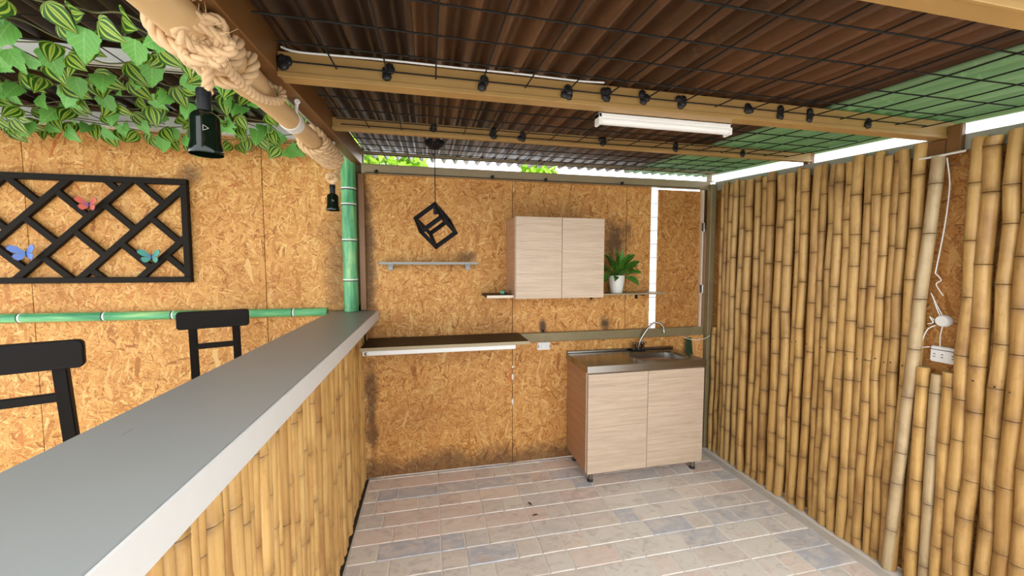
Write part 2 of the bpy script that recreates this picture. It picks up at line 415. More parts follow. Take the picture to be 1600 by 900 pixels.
for j in range(-8, 8):
    y0 = 1.825 + j * TY
    if y0 > 2.74: break
    y1 = min(y0 + TY, 2.755)
    for i in range(-1, 5):
        x = .045 + i * TX
        for wd in layouts[(j * 2 + i * 3 + R.randint(0, 1)) % 5]:
            a, b = x, x + wd; x = b
            a2, b2 = max(a, -.425), min(b, 2.10)
            if b2 - a2 < .03: continue
            stone(a2 + .002, b2 - .002, y0 + (.0035 if j % 4 == 0 else .002), y1 - .002)
bx('concrete_strip', (2.103, 2.16), (.2, 2.75), (-.006, .001), 'conc', fl)
bx('black_foot_strip', (-.447, -.428), (-.2, 2.75), (-.006, .0005), 'slot', fl)  # black strip laid along the foot of the bar

# ------------------------------------------------------------------ back wall and left wall (strand board panels on battens)
wb = root('wall_back', (.9, D, 0), kind='structure')
G = .0018
def panel(par, x0, x1, z0, z1, m='osb', y=D): return bx('strand_board_panel', (x0 + G, x1 - G), (y, y + .012), (z0 + G, z1 - G), m, par, bevel=.001)
panel(wb, -.47, .60, 0.0, .95); panel(wb, .60, 2.25, 0.0, .95)
panel(wb, -.43, .60, .95, 2.13); panel(wb, .60, 1.51, .95, 2.13); panel(wb, 1.51, 1.722, .95, 2.13)
for x in (-.41, .60, 1.51): bx('batten', (x - .03, x + .03), (D + .013, D + .05), (0, 2.12), 'olive', wb)
bx('batten', (-.43, 1.70), (D + .013, D + .05), (.92, .99), 'olive', wb)
bx('jamb_post', (2.184, 2.29), (D + .0, D + .04), (.95, 2.13), 'rafter', wb)
dp = panel(wb, 1.784, 2.168, .985, 2.092, 'osb_door', D + .004); dp.name = 'door_board'
# mesh that shows in the bright slit
for k in range(11): add('slit_wire', tube_geo([(1.69, D + .03, 1.02 + k * .107), (1.80, D + .03, 1.02 + k * .107)], .0022, 5), 'wire', wb)
for z, h in ((.735, .02), (.66, .05), (.47, .05)): add('foil_scrap', xf(lathe_geo([(.001, -h / 2), (.006, -h / 4), (.007, h / 5), (.001, h / 2)], 6), Matrix.Translation((.601, D - .002, z)) @ Matrix.Diagonal((1, .35, 1, 1))), 'white_plastic', wb)
add('bolt', xf(lathe_geo([(.008, 0), (.008, .012), (.004, .018)], 10), Matrix.Translation((.835, D, .999)) @ Matrix.Rotation(PI / 2, 4, 'X')), 'weld', wb)
wl = root('wall_left', (-1.9, D, 0), kind='structure')
bx('fascia_board', (-3.7, -.50), (D + .0, D + .014), (2.302, 2.43), 'rafter', wl)
for a, b in ((-3.47, -2.25), (-2.25, -1.03), (-1.03, -.475)):
    panel(wl, a, b, 0, 1.19); panel(wl, a, b, 1.19, 2.30)
for x in (-3.45, -2.25, -1.03, -.45): bx('batten', (x - .03, x + .03), (D + .013, D + .05), (0, 2.29), 'olive', wl)
bx('batten', (-3.47, -.43), (D + .013, D + .05), (1.16, 1.22), 'olive', wl)

# ------------------------------------------------------------------ right wall: board, backing, canes
wr = root('wall_right', (2.25, 1.4, 0), kind='structure')
bx('strand_board_panel', (2.262, 2.274), (1.52, 2.70), (0, 2.0), 'osb_side', wr); bx('strand_board_panel', (2.262, 2.274), (.3, 1.517), (0, 1.93), 'osb_side', wr)
add('strand_board_strip', box_geo((2.276, 2.288), (.25, 2.76), (1.6, 1.955), .068), 'osb_side', wr)
add('top_board', box_geo((2.244, 2.258), (.25, 2.70), (1.905, 1.972), .068), 'grey_board', wr)
def cane_geo(x, y, z0, z1, r, seed, dx=0.0, dy=0.0, sides=10, gap=(.15, .30), wob=.004, first=None):
    q = random.Random(seed); L = z1 - z0
    rings = [(0.0, r, 0, .2)]; z = first if first is not None else q.uniform(.03, .25); kn = [(0, q.uniform(-1, 1), q.uniform(-1, 1))]
    while z < L - .03:
        b1, b2 = q.uniform(1.02, 1.06), q.uniform(1.04, 1.09)
        rings += [(z - .055, r * .985, 0, 0), (z - .020, r * .99, 0, .35), (z - .007, r * b1, 1, .8), (z - .002, r * .965, 1, 1), (z + .002, r * b2, 1, .6), (z + .008, r * 1.01, 0, .75), (z + .022, r * .99, 0, .4), (z + .06, r * .985, 0, 0)]
        kn.append((z, q.uniform(-1, 1), q.uniform(-1, 1))); z += q.uniform(*gap)
    kn.append((L, q.uniform(-1, 1), q.uniform(-1, 1)))
    rings.append((L, r * .97, 0, .2)); rings = sorted((k for k in rings if k[0] >= 0), key=lambda k: k[0])
    rings = [k for i, k in enumerate(rings) if i == 0 or (k[0] > rings[i - 1][0] + 1e-4 and k[0] <= L)]
    V, F, I, ND = [], [], [], []
    for zz, rr, mi, nd in rings:
        j = max(i for i in range(len(kn) - 1) if kn[i][0] <= zz); t = (zz - kn[j][0]) / max(1e-6, kn[j + 1][0] - kn[j][0])
        ox, oy = (kn[j][m] * (1 - t) + kn[j + 1][m] * t for m in (1, 2))
        cx = x + dx * (zz / L - .5) + wob * .5 * ox; cy = y + dy * (zz / L - .5) + wob * oy
        for k in range(sides):
            a = 2 * PI * k / sides; V.append((cx + rr * math.cos(a), cy + rr * math.sin(a), z0 + zz)); ND.append(nd)
    for i in range(len(rings) - 1):
        mi = 1 if (rings[i][2] and rings[i + 1][2] and rings[i][3] > .9) else 0
        for k in range(sides):
            k2 = (k + 1) % sides; F.append((i * sides + k, i * sides + k2, (i + 1) * sides + k2, (i + 1) * sides + k)); I.append(mi)
    F.append(tuple((len(rings) - 1) * sides + k for k in range(sides))); I.append(2)
    F.append(tuple(range(sides))[::-1]); I.append(2)
    return V, F, I, ('node_stain', ND)
canes = [(2.63, .03), (2.582, .026), (2.536, .029), (2.494, .031), (2.447, .035), (2.382, .037), (2.319, .044), (2.244, .037), (2.19, .035), (2.137, .043), (2.06, .046), (1.998, .044), (1.945, .028), (1.906, .038), (1.841, .038), (1.794, .030), (1.755, .033), (1.709, .040), (1.663, .039), (1.613, .042), (1.567, .036), (1.525, .036), (1.486, .032), (1.449, .031), (1.416, .034), (1.366, .039)]
near = [(1.164, .041), (1.122, .044), (1.062, .040), (1.014, .042), (.964, .044), (.915, .040), (.866, .044), (.815, .042), (.765, .045), (.713, .04), (.665, .045), (.61, .043), (.56, .04), (.51, .044)]
for i, (y, d) in enumerate(canes + near):
    top = 1.95 + .068 * y + R.uniform(-.028, .008)
    r = d * .61
    if i == 0: top = 1.0
    add('bamboo_cane', cane_geo(2.24 - r - R.uniform(0, .004), y, 0, top, r, 100 + i, dy=R.uniform(-.012, .012), wob=.006), ['cane', 'node', 'cane_end'], wr, sm='auto')
add('bamboo_cane', cane_geo(2.205, 1.338, 0, 1.975, .0235, 77, dy=-.088, dx=.012, wob=.002), ['cane_grey', 'node', 'cane_end'], wr, sm='auto')
for i, (y, r, top, m) in enumerate(((1.292, .024, 1.03, 'cane'), (1.244, .021, 1.01, 'cane_grey'), (1.203, .022, 1.03, 'cane'))):
    add('bamboo_cane', cane_geo(2.213, y + .004, 0, top, r, 300 + i, wob=.003), [m, 'node', 'cane_end'], wr, sm='auto')
nail = add('nail', xf(lathe_geo([(.0035, 0), (.0035, .002), (.001, .003)], 6), Matrix.Rotation(-PI / 2, 4, 'Y')), 'slot', org=(0, 0, 0))
nm_ = nail.data; bpy.data.objects.remove(nail)
for i, (y, d) in enumerate(canes + near):
    if i == 0 or R.random() < .15: continue
    o = bpy.data.objects.new('nail', nm_); COL.objects.link(o); o.parent = wr
    o.location = Vector((2.238 - d * 1.22, y + R.uniform(-.004, .004), 1.0 + .01 * y + R.uniform(-.012, .012))) - ORG[wr]
# slim infill canes that close the lower part of the joints
for i, y in enumerate((2.415, 2.28, 2.10, 1.875, 1.585, 1.335, 1.092, .94)):
    add('bamboo_cane', cane_geo(2.243, y, 0, 1.62 + R.uniform(-.5, .25), .014, 500 + i), ['cane', 'node', 'cane_end'], wr, sm='auto')

# ------------------------------------------------------------------ roof
ce = root('ceiling', (.9, 1.3, 2.1), kind='structure')
def sheet(x0, x1, y0, y1, mat, par, z=0.0, pitch=.082, amp=.025, flat=None, nm='corrugated_sheet'):
    n = int((x1 - x0) / pitch * 10); V, F = [], []; ys = [y0 + (y1 - y0) * k / 6 for k in range(7)]
    for y in ys:
        for i in range(n + 1):
            x = x0 + (x1 - x0) * i / n
            V.append((x, y, (roofz(y) if flat is None else flat) + z + amp * math.cos(2 * PI * x / pitch)))
    for j in range(6):
        for i in range(n): F.append((j * (n + 1) + i, j * (n + 1) + i + 1, (j + 1) * (n + 1) + i + 1, (j + 1) * (n + 1) + i))
    o = add(nm, (V, F, None, None), mat, par, sm=True)
    md = o.modifiers.new('thick', 'SOLIDIFY'); md.thickness = .004; md.offset = 1
    return o
sheet(-.424, .02, .34, 2.955, 'brownroof', ce, .012); sheet(-.03, .80, .34, 2.965, 'brownroof2', ce, .006)
sheet(.76, 1.63, .34, 2.96, 'brownroof2', ce, .012); sheet(1.585, 2.36, .34, 2.96, 'greenroof', ce, .006)
cl = root('ceiling_left', (-2, 1.3, 2.4), kind='structure')
for k in range(4): sheet(-3.9 + k * .84, -3.9 + (k + 1) * .84 + .04, 0.05, 2.95, 'brownroof', cl, .006 * (k % 2), flat=2.43)  # front stretch is out of view, lengthened to shade the counter and ceiling
# white header and joist under the left roof
for nm, y, z0, z1, lb in (('steel_beam', 2.73, 2.292, 2.372, 'white steel header beam along the top of the left strand-board wall'), ('steel_beam', 1.99, 2.335, 2.40, 'white steel joist crossing above the vines, in front of the wall header')):
    tag(bx(nm, (-3.7, -.56), (y - .03, y + .025), (z0, z1), 'white_paint', bevel=.004), lb, 'beam')

# rafter and purlins
rf = root('rafter', (-.45, 1.1, 1.98), 'long brown steel rafter running along the left edge of the roof', 'beam')
add('rafter_box', box_geo((-.478, -.425), (.3, 2.76), (1.978, 2.085), .066), 'rafter', rf, bevel=.003)
add('white_drip', box_geo((-.4835, -.4785), (.3, 2.74), (1.976, 2.0), .066), 'white_paint', rf)
def purlin(y0, y1, z0, z1, x0, x1, lb, mat='gold', welds=()):
    p = root('purlin', ((x0 + x1) / 2, (y0 + y1) / 2, z0), lb, 'beam')
    add('web', box_geo((x0, x1), (y0, y1), (z0, z1)), mat, p, bevel=.003)
    add('lip', box_geo((x0, x1), (y0 - .004, y0 + .004), (z0 - .004, z0 + .010)), mat, p, bevel=.001)
    for wx in welds:
        q = random.Random(int(wx * 1000) + 5); gs = []
        for k in range(5):
            c = Vector((wx + q.uniform(-.010, .010), y0 - .004 - q.uniform(0, .004), (z0 + z1) / 2 + q.uniform(-.018, .016)))
            gs.append(xf(lathe_geo([(.003, -.010), (.012, -.005), (.013, .004), (.004, .011)], 7), Matrix.Translation(c) @ Matrix.Diagonal((1.1, .45, 1.2, 1)) @ Matrix.Rotation(q.uniform(0, 3), 4, 'X')))
        add('weld_blob', join(*gs), 'weld', p, sm=True)
    return p
WX = [-.262 + .1455 * k for k in range(18)]
purlin(1.275, 1.33, 2.052, 2.122, -.424, 2.262, 'tan steel purlin with black weld blobs, the one carrying the white tube light', 'gold', [-.402] + [WX[k] for k in (1, 3, 5, 6, 7, 8, 10, 11, 12, 14)])
purlin(1.925, 1.965, 2.12, 2.172, -.424, 2.262, 'thinner tan steel purlin farther back, behind the tube light', 'gold', [WX[k] for k in (2, 4, 5, 8, 11, 14)])
purlin(.555, .605, 1.998, 2.066, -.424, 2.262, 'tan steel purlin nearest the viewer at the top right corner', 'gold', [WX[k] for k in (10, 12)])
purlin(2.69, 2.715, 2.218, 2.236, -.43, 2.262, 'slim grey steel strip under the back edge of the corrugated roof', 'beam_grey')
tb = root('wall_beam', (.9, 2.72, 2.1), 'dull tan steel beam capping the back strand-board wall', 'beam')
add('web', box_geo((-.425, 2.205), (2.70, 2.752), (2.098, 2.158)), 'beam_grey', tb, bevel=.004)
add('seam_wire', tube_geo([(-.40, 2.694, 2.100), (2.1, 2.694, 2.100)], .0025, 5), 'wire', tb)
for x in (-.33, .44, .83, 1.43): add('weld_blob', xf(lathe_geo([(.004, -.012), (.013, -.004), (.011, .006), (.004, .016)], 8), Matrix.Translation((x, 2.69, 2.105)) @ Matrix.Rotation(.5, 4, 'Y')), 'weld', tb, sm=True)
tag(bx('wall_rail', (-.40, 2.20), (2.722, 2.757), (.922, .99), 'olive', bevel=.003), 'olive-tan steel rail running across the back wall behind the tap', 'beam')
# posts
tag(bx('corner_post', (2.182, 2.232), (2.66, 2.71), (0, 2.13), 'olive', bevel=.004), 'olive square steel post in the right rear corner beside the canes', 'post')
tag(bx('corner_post', (-.452, -.412), (2.722, 2.758), (1.19, 2.10), 'rafter', bevel=.003), 'narrow brown steel upright between the green bamboo post and the back wall', 'post')
st = root('roof_stub', (2.21, 2.73, 2.16), 'short grey steel stub holding the roof above the right rear corner', 'post')
add('stub', box_geo((2.196, 2.226), (2.712, 2.742), (2.16, 2.236)), 'beam_grey', st, bevel=.002); add('foot_plate', box_geo((2.18, 2.24), (2.70, 2.75), (2.158, 2.163)), 'beam_grey', st)
st = root('roof_stub', (2.262, 1.95, 2.1), 'short dark steel stub on the canes under the second purlin', 'post')
add('stub', box_geo((2.246, 2.276), (1.93, 1.96), (2.10, 2.12)), 'rafter', st); add('stub_body', box_geo((2.264, 2.296), (1.93, 1.975), (2.02, 2.175)), 'rafter', st, bevel=.002)
st = root('roof_bracket', (2.24, 1.29, 1.98), 'rusty brown steel bracket where the main purlin meets the right wall', 'bracket')
add('upright', box_geo((2.215, 2.243), (1.225, 1.275), (1.975, 2.10)), 'rafter', st, bevel=.004); add('foot', box_geo((2.22, 2.243), (1.275, 1.36), (1.985, 2.05)), 'rafter', st, bevel=.004)
add('bracket_cord', rope_geo([(2.2, 1.37, 1.982), (2.2, 1.30, 1.977), (2.2, 1.20, 1.975)], .005), 'cord', st)
# door jamb with hinges beside the loose board
jm = root('door_jamb', (2.19, 2.73, .98), 'pale wooden jamb strip with two hinges beside the loose strand board', 'jamb')
add('strip', box_geo((2.173, 2.183), (2.74, 2.757), (.99, 2.095)), 'edge', jm)
for z in (1.80, 1.30):
    h = add('hinge', join(box_geo((2.160, 2.186), (2.729, 2.735), (z - .032, z + .032)), tube_geo([(2.176, 2.727, z - .034), (2.176, 2.727, z + .034)], .005, 8)), 'steel', jm)

# ------------------------------------------------------------------ wire mesh under the roofs
def mesh_panel(y0, y1, xs, ys, zf, lb, ext=0.02):
    p = root('wire_mesh', ((xs[0] + xs[-1]) / 2, (y0 + y1) / 2, zf((y0 + y1) / 2)), lb, 'wire mesh', 'wire mesh under the roof')
    q = random.Random(int(y0 * 100))
    for x in xs: add('wire', tube_geo([(x, y0, zf(y0)), (x + q.uniform(-.006, .006), (y0 + y1) / 2, zf((y0 + y1) / 2) - q.uniform(0, .008)), (x, y1, zf(y1))], .0024, 5), 'wire', p)
    for y in ys: add('wire', tube_geo([(xs[0] - .12, y, zf(y) + .004), ((xs[0] + xs[-1]) / 2, y + q.uniform(-.008, .008), zf(y) - .002), (xs[-1] + ext, y, zf(y) + .004)], .0024, 5), 'wire', p)
zf = lambda y: roofz(y) - .058
mesh_panel(.61, 1.272, WX[:17], [1.262, 1.14, 1.005, .868, .73], zf, 'black wire mesh under the roof in front of the main purlin')
mesh_panel(1.333, 1.922, WX[:17], [1.40, 1.54, 1.68, 1.82, 1.91], zf, 'black wire mesh under the roof between the two long purlins')
mesh_panel(1.968, 2.71, WX[:17], [2.03, 2.16, 2.30, 2.44, 2.58], zf, 'black wire mesh under the roof closest to the back wall')
mesh_panel(.36, .55, WX[:17], [.41, .53], zf, 'black wire mesh under the roof overhead, before the nearest purlin')
mesh_panel(.5, 2.68, [-3.0 + .3 * k for k in range(9)], [.6 + .17 * k for k in range(12)], lambda y: 2.318, 'black wire mesh under the left roof that carries the vines', .04)

# ------------------------------------------------------------------ bar counter
bar = root('bar_counter', (-.48, 1.2, 0), 'long bar counter with light grey top and split bamboo front', 'bar counter')
bx('body', (-.60, -.472), (-.6, 2.75), (0, 1.122), 'bar_cane', bar)
bx('countertop', (-.637, -.345), (-.65, 2.755), (1.124, 1.187), ['ctop'], bar, bevel=.003)
bx('front_edge', (-.3449, -.340), (-.65, 2.755), (1.124, 1.1865), 'ctop_edge', bar, bevel=.001)
y = -.58; k = 0
while y < 2.735:
    d = R.uniform(.026, .058) if y < 2.2 else R.uniform(.022, .036); r = d / 2
    yc = y + r
    if not 1.98 < yc < 1.985:
        add('bamboo_slat', cane_geo(-.458 - r * .15, yc, 0.002, 1.122, r * 1.08, 900 + k, dy=R.uniform(-.012, .012), sides=10, gap=(.2, .42), wob=.004), ['bar_cane', 'bar_node', 'cane_end'], bar, sm='auto')
    y += d * .97; k += 1

# ------------------------------------------------------------------ green bamboo rail and post on the left wall
def green_cane(p0, p1, r, nodes, label, white=True):
    p0, p1 = Vector(p0), Vector(p1); L = (p1 - p0).length; ax = (p1 - p0) / L
    o = root('bamboo_pole', tuple((p0 + p1) / 2 if abs(ax.z) < .5 else p0), label, 'bamboo pole')
    rings = [(0, r)]
    for z in nodes: rings += [(z - .03, r * .99), (z - .004, r * 1.04), (z, r * .97), (z + .004, r * 1.04), (z + .03, r * .99)]
    rings.append((L, r))
    add('pole', tube_geo([p0 + ax * z for z, _ in rings], [q for _, q in rings], 16), 'green_up' if ax.z > .5 else 'green', o, sm='auto')
    for z in nodes:
        add('white_ring', tube_geo([p0 + ax * (z - .004), p0 + ax * (z + .004)], r * 1.055, 16), 'whitering', o, sm='auto')
        add('dark_ring', tube_geo([p0 + ax * (z - .011), p0 + ax * (z - .005)], r * 1.05, 16), 'blackring', o, sm='auto')
    return o
green_cane((-3.4, 2.727, 1.197), (-.66, 2.727, 1.187), .027, [.27, .70, 1.12, 1.52, 1.87, 2.23, 2.54], 'horizontal green painted bamboo rail on the left strand-board wall')
green_cane((-.505, 2.70, 1.19), (-.505, 2.70, 2.245), .046, [.21, .47, .70, .80], 'upright green painted bamboo post standing at the end of the bar')

# ------------------------------------------------------------------ trellis with butterflies
X0, X1, Z0, Z1 = -2.78, -1.43, 1.39, 2.015
TB = .034
tr = root('wall_trellis', ((X0 + X1) / 2, 2.74, Z0), 'black diagonal lattice trellis panel hung on the left strand-board wall', 'trellis')
yy = (2.722, 2.755)
for z in ((Z0, Z0 + TB), (Z1 - TB, Z1)): bx('frame_rail', (X0, X1), yy, z, 'blackframe', tr, bevel=.002)
for x in ((X0, X0 + TB), (X1 - TB, X1)): bx('frame_stile', x, yy, (Z0 + TB, Z1 - TB), 'blackframe', tr, bevel=.002)
def clipseg(a, b):
    (x0, z0), (x1, z1) = a, b; t0, t1 = 0, 1; dx, dz = x1 - x0, z1 - z0
    for p, q in ((-dx, x0 - (X0 + .015)), (dx, X1 - .015 - x0), (-dz, z0 - (Z0 + .015)), (dz, Z1 - .015 - z0)):
        if p == 0:
            if q < 0: return None
        else:
            t = q / p
            if p < 0: t0 = max(t0, t)
            else: t1 = min(t1, t)
    return None if t0 >= t1 - .02 else ((x0 + dx * t0, z0 + dz * t0), (x0 + dx * t1, z0 + dz * t1))
def slat(a, b, ya, yb, w=TB):
    c = clipseg(a, b)
    if not c: return
    (x0, z0), (x1, z1) = c; L = math.hypot(x1 - x0, z1 - z0); ux, uz = (x1 - x0) / L, (z1 - z0) / L; nx, nz = -uz * w / 2, ux * w / 2
    V = [(x0 + nx, ya, z0 + nz), (x1 + nx, ya, z1 + nz), (x1 - nx, ya, z1 - nz), (x0 - nx, ya, z0 - nz)]; V += [(a_, yb, c_) for a_, _, c_ in V]
    add('slat', (V, [(3, 2, 1, 0), (4, 5, 6, 7), (0, 1, 5, 4), (1, 2, 6, 5), (2, 3, 7, 6), (3, 0, 4, 7)], None, None), 'blackframe', tr, bevel=.0015)
for k in range(-3, 3):
    c = -3.714 + .2985 * k                              # x - z of a long rising slat
    slat(((c + 1.3), 1.3), ((c + 2.1), 2.1), 2.727, 2.752)
    off = -.005 if k % 2 == 0 else .15
    for j in range(-8, 6):
        s = off + .311 * j                              # x + z of a short crossing slat
        slat(((s + c) / 2, (s - c) / 2), ((s + c + .2985) / 2, (s - c - .2985) / 2), 2.728, 2.751)
def butterfly(x, z, sz, m, lb, tilt):
    o = root('butterfly', (x, 2.713, z), lb, 'butterfly', 'butterflies on the trellis')
    T = Matrix.Translation((x, 2.712, z)) @ Matrix.Rotation(tilt, 4, 'Y')
    up = [(0, 0), (.10, .16), (.45, .62), (.80, .72), (.98, .60), (.92, .34), (.66, .08), (.30, -.02)]
    lo = [(0, 0), (.30, -.04), (.60, -.02), (.74, -.22), (.66, -.46), (.44, -.58), (.20, -.44), (.06, -.16)]
    for nm, pts in (('upper_wing', up), ('lower_wing', lo)):
        for s in (-1, 1):
            V = [(s * px * sz, -abs(px) * sz * .45, pz * sz) for px, pz in pts]; cx = sum(v[0] for v in V) / len(V); cy = sum(v[1] for v in V) / len(V); cz = sum(v[2] for v in V) / len(V)
            UV = [(min(1, math.hypot(px, pz) / (1.15 if nm == 'upper_wing' else .82)), .5) for px, pz in pts] + [(.55, .5)]
            V.append((cx, cy, cz)); n = len(pts)
            F = [(i, (i + 1) % n, n) for i in range(n)]
            w = add(nm, ([tuple(T @ Vector(v)) for v in V], F, None, UV), m, o)
            md = w.modifiers.new('thick', 'SOLIDIFY'); md.thickness = .0015
    add('body', xf(lathe_geo([(.001, -.32 * sz), (.05 * sz, -.2 * sz), (.06 * sz, .05 * sz), (.05 * sz, .16 * sz), (.001, .22 * sz)], 8), T), 'blackmetal', o, sm=True)
butterfly(-1.915, 1.845, .058, 'bf_red', 'orange and purple butterfly on the upper part of the trellis', .05)
butterfly(-2.225, 1.562, .068, 'bf_blue', 'light blue and lilac butterfly low on the trellis at the left', -.06)
butterfly(-1.622, 1.545, .062, 'bf_teal', 'teal green butterfly low on the trellis at the right', 0.03)

# ------------------------------------------------------------------ stools
def stool(cx, cy, ang, lb):
    o = root('bar_stool', (cx, cy, 0), lb, 'bar stool', 'black bar stools'); T = Matrix.Translation((cx, cy, 0)) @ Matrix.Rotation(ang, 4, 'Z')
    def bar_(nm, a, b, w, d, bev=.004, seg=2):
        a, b = Vector(a), Vector(b); z = (b - a).normalized(); x = Vector((1, 0, 0)) if abs(z.x) < .8 else Vector((0, 1, 0))
        x = (x - z * x.dot(z)).normalized(); y_ = z.cross(x)
        V = [tuple(T @ (p + x * sx * w / 2 + y_ * sy * d / 2)) for p in (a, b) for sx, sy in ((-1, -1), (1, -1), (1, 1), (-1, 1))]
        return add(nm, (V, [(3, 2, 1, 0), (4, 5, 6, 7), (0, 1, 5, 4), (1, 2, 6, 5), (2, 3, 7, 6), (3, 0, 4, 7)], None, None), 'blackwood', o, bevel=bev, seg=seg)
    # backrest rail: rounded board, slightly bowed
    prof = []; hw, hh, rr = .158, .046, .016
    for cxs, czs, a0 in ((hw - rr, hh - rr, 0), (-hw + rr, hh - rr, 90), (-hw + rr, -hh + rr, 180), (hw - rr, -hh + rr, 270)):
        for k in range(5): a = math.radians(a0 + k * 22.5); prof.append((cxs + rr * math.cos(a), czs + rr * math.sin(a)))
    n = len(prof); V = []
    for yo in (-.012, .012): V += [tuple(T @ Vector((px, yo - .012 + .5 * px * px, 1.203 + pz + yo * .1))) for px, pz in prof]
    F = [tuple(range(n))[::-1], tuple(range(n, 2 * n))] + [(i, (i + 1) % n, n + (i + 1) % n, n + i) for i in range(n)]
    add('backrest', (V, [f for f in F], None, None), 'blackwood', o, bevel=.003)
    for s in (-1, 1): bar_('back_post', (s * .094, .016, 1.20), (s * .098, .095, .70), .036, .030)
    bar_('cross_bar', (-.1, .034, 1.055), (.1, .034, 1.055), .018, .030, .003)
    seat = add('seat', xf(box_geo((-.165, .165), (.07, .30), (.70, .735)), T), 'blackwood', o, bevel=.012, seg=3)
    for s in (-1, 1):
        bar_('leg', (s * .128, .09, .70), (s * .17, .02, .0), .034, .034); bar_('leg', (s * .128, .27, .70), (s * .16, .28, .0), .034, .034)
        bar_('side_stretcher', (s * .152, .05, .3), (s * .152, .27, .3), .02, .03)
    bar_('footrest', (-.15, .275, .26), (.15, .275, .26), .02, .035); bar_('footrest', (-.15, .045, .34), (.15, .045, .34), .02, .03)
    return o
stool(-1.146, 2.372, math.radians(21.5), 'black wooden bar stool farther along the bar, whole backrest in view')
stool(-1.285, 1.497, math.radians(22), 'black wooden bar stool nearest the viewer, cut off by the left edge')

# ------------------------------------------------------------------ hanging log, ropes, cords, bottle lamps
def logp(y, ang=0.0, rad=0.0):
    c = Vector((-.5, y, 1.972 + .041 * y)); return c + Vector((math.cos(ang), 0, math.sin(ang))) * rad
lg = root('hanging_log', (-.5, 1.4, 1.98), 'thick peeled wooden log hanging lengthwise above the bar', 'log')
ys = [.35, .6, .85, 1.0, 1.1, 1.2, 1.27, 1.31, 1.33, 1.37, 1.5, 1.8, 2.1, 2.28]
rsz = [.043, .042, .041, .043, .046, .047, .046, .043, .038, .037, .036, .036, .035, .034]
add('trunk', tube_geo([logp(y) + Vector((R.uniform(-.003, .003), 0, R.uniform(-.003, .003))) for y in ys], rsz, 20), 'log', lg, sm='auto')
for y0, w, r in ((1.60, .055, .0385), (2.255, .03, .0375)):
    add('white_band', tube_geo([logp(y0), logp(y0 + .002), logp(y0 + w - .002), logp(y0 + w)], [r - .002, r + .001, r + .001, r - .002], 22), 'cord', lg, sm='auto')
def coil(y0, y1, turns, rad, ph=0.0, n=20): return [logp(y0 + (y1 - y0) * t / (turns * n), ph + 2 * PI * t / n, rad) for t in range(int(turns * n) + 1)]
rp = root('hemp_rope', (-.5, 1.1, 1.95), 'thick hemp rope knotted around the near part of the log', 'rope')
add('wrap', rope_geo(coil(.93, 1.17, 3.0, .058, .6), .0145), 'rope', rp, sm=True)
kc = logp(1.03) + Vector((.035, -.055, -.035))
fdir = Vector((.5, -.8, -.3)).normalized(); ux = fdir.orthogonal().normalized(); uy = fdir.cross(ux)
for i, (a, rr, off, st_) in enumerate(((0.2, .040, .0, 1.3), (1.3, .036, .012, 1.2), (2.3, .034, .020, 1.35), (.8, .030, -.012, 1.1))):
    pts = []
    for t in range(29):
        q = 2 * PI * t / 28; u_, v_ = math.cos(q) * rr * st_, math.sin(q) * rr * .62
        pts.append(kc + ux * (u_ * math.cos(a) - v_ * math.sin(a)) + uy * (u_ * math.sin(a) + v_ * math.cos(a)) + fdir * (off + .012 * math.sin(2 * q + i)))
    add('knot_loop', rope_geo(pts, .0125), 'rope', rp, sm=True)
add('tail', rope_geo(smooth([kc + Vector((.01, .03, -.02)), logp(1.16, -1.0, .062), logp(1.26, -.9, .062), logp(1.36, -.3, .055), logp(1.40, .6, .052), logp(1.40, 1.6, .05)]), .0125), 'rope', rp, sm=True)
add('tail', rope_geo(smooth([kc + Vector((-.03, 0, .02)), logp(1.00, 2.9, .056), logp(.95, 2.2, .056), logp(.93, 1.2, .056)]), .0125), 'rope', rp, sm=True)
add('drop', rope_geo(smooth([kc, (-.485, 1.028, 1.935), (-.49, 1.03, 1.893)]), .012), 'rope', rp, sm=True)
# frayed fibres
gs = []
for k in range(120):
    d = Vector((R.uniform(-1, 1), R.uniform(-1, 1), R.uniform(-1, 1))).normalized(); p = kc + d * R.uniform(.02, .055)
    gs.append(tube_geo([p, p + d * .018 + Vector((R.uniform(-.01, .01), R.uniform(-.01, .01), R.uniform(-.01, .01)))], .0006, 3, False))
fz = add('fibre', join(*gs), 'rope', rp); fz['kind'] = 'stuff'
rp = root('hemp_rope', (-.5, 2.1, 1.95), 'hemp rope coiled around the far end of the log near the green post', 'rope')
add('wrap', rope_geo(coil(1.86, 2.24, 6.0, .050, 0.3), .0145), 'rope', rp, sm=True)
add('tail', rope_geo(smooth([logp(2.24, .3, .05), logp(2.27, -.9, .05), (-.49, 2.25, 1.965), (-.485, 2.235, 1.945), (-.5, 2.232, 1.925)]), .013), 'rope', rp, sm=True)
add('knot_loop', rope_geo([(-.495 + .026 * math.cos(t * .35), 2.228 + .012 * math.sin(t * .7), 1.957 + .016 * math.sin(t * .35)) for t in range(19)], .012), 'rope', rp, sm=True)
for (a, b, c), lb in ((((-.440, 1.50, 2.071), (-.465, 1.57, 2.060), (-.478, 1.625, 2.066)), 'white cord tying the white band of the log to the rafter'), (((-.462, 2.12, 2.115), (-.466, 2.17, 2.09), (-.462, 2.262, 2.075)), 'white cord tying the far end of the log to the rafter')):
    tag(add('tie_rope', join(rope_geo(smooth([a, b, c]), .006), rope_geo([(a[0] + .006 * math.cos(t * .45), a[1], a[2] - .006 + .006 * math.sin(t * .45)) for t in range(15)], .004)), 'cord', sm=True), lb, 'cord')
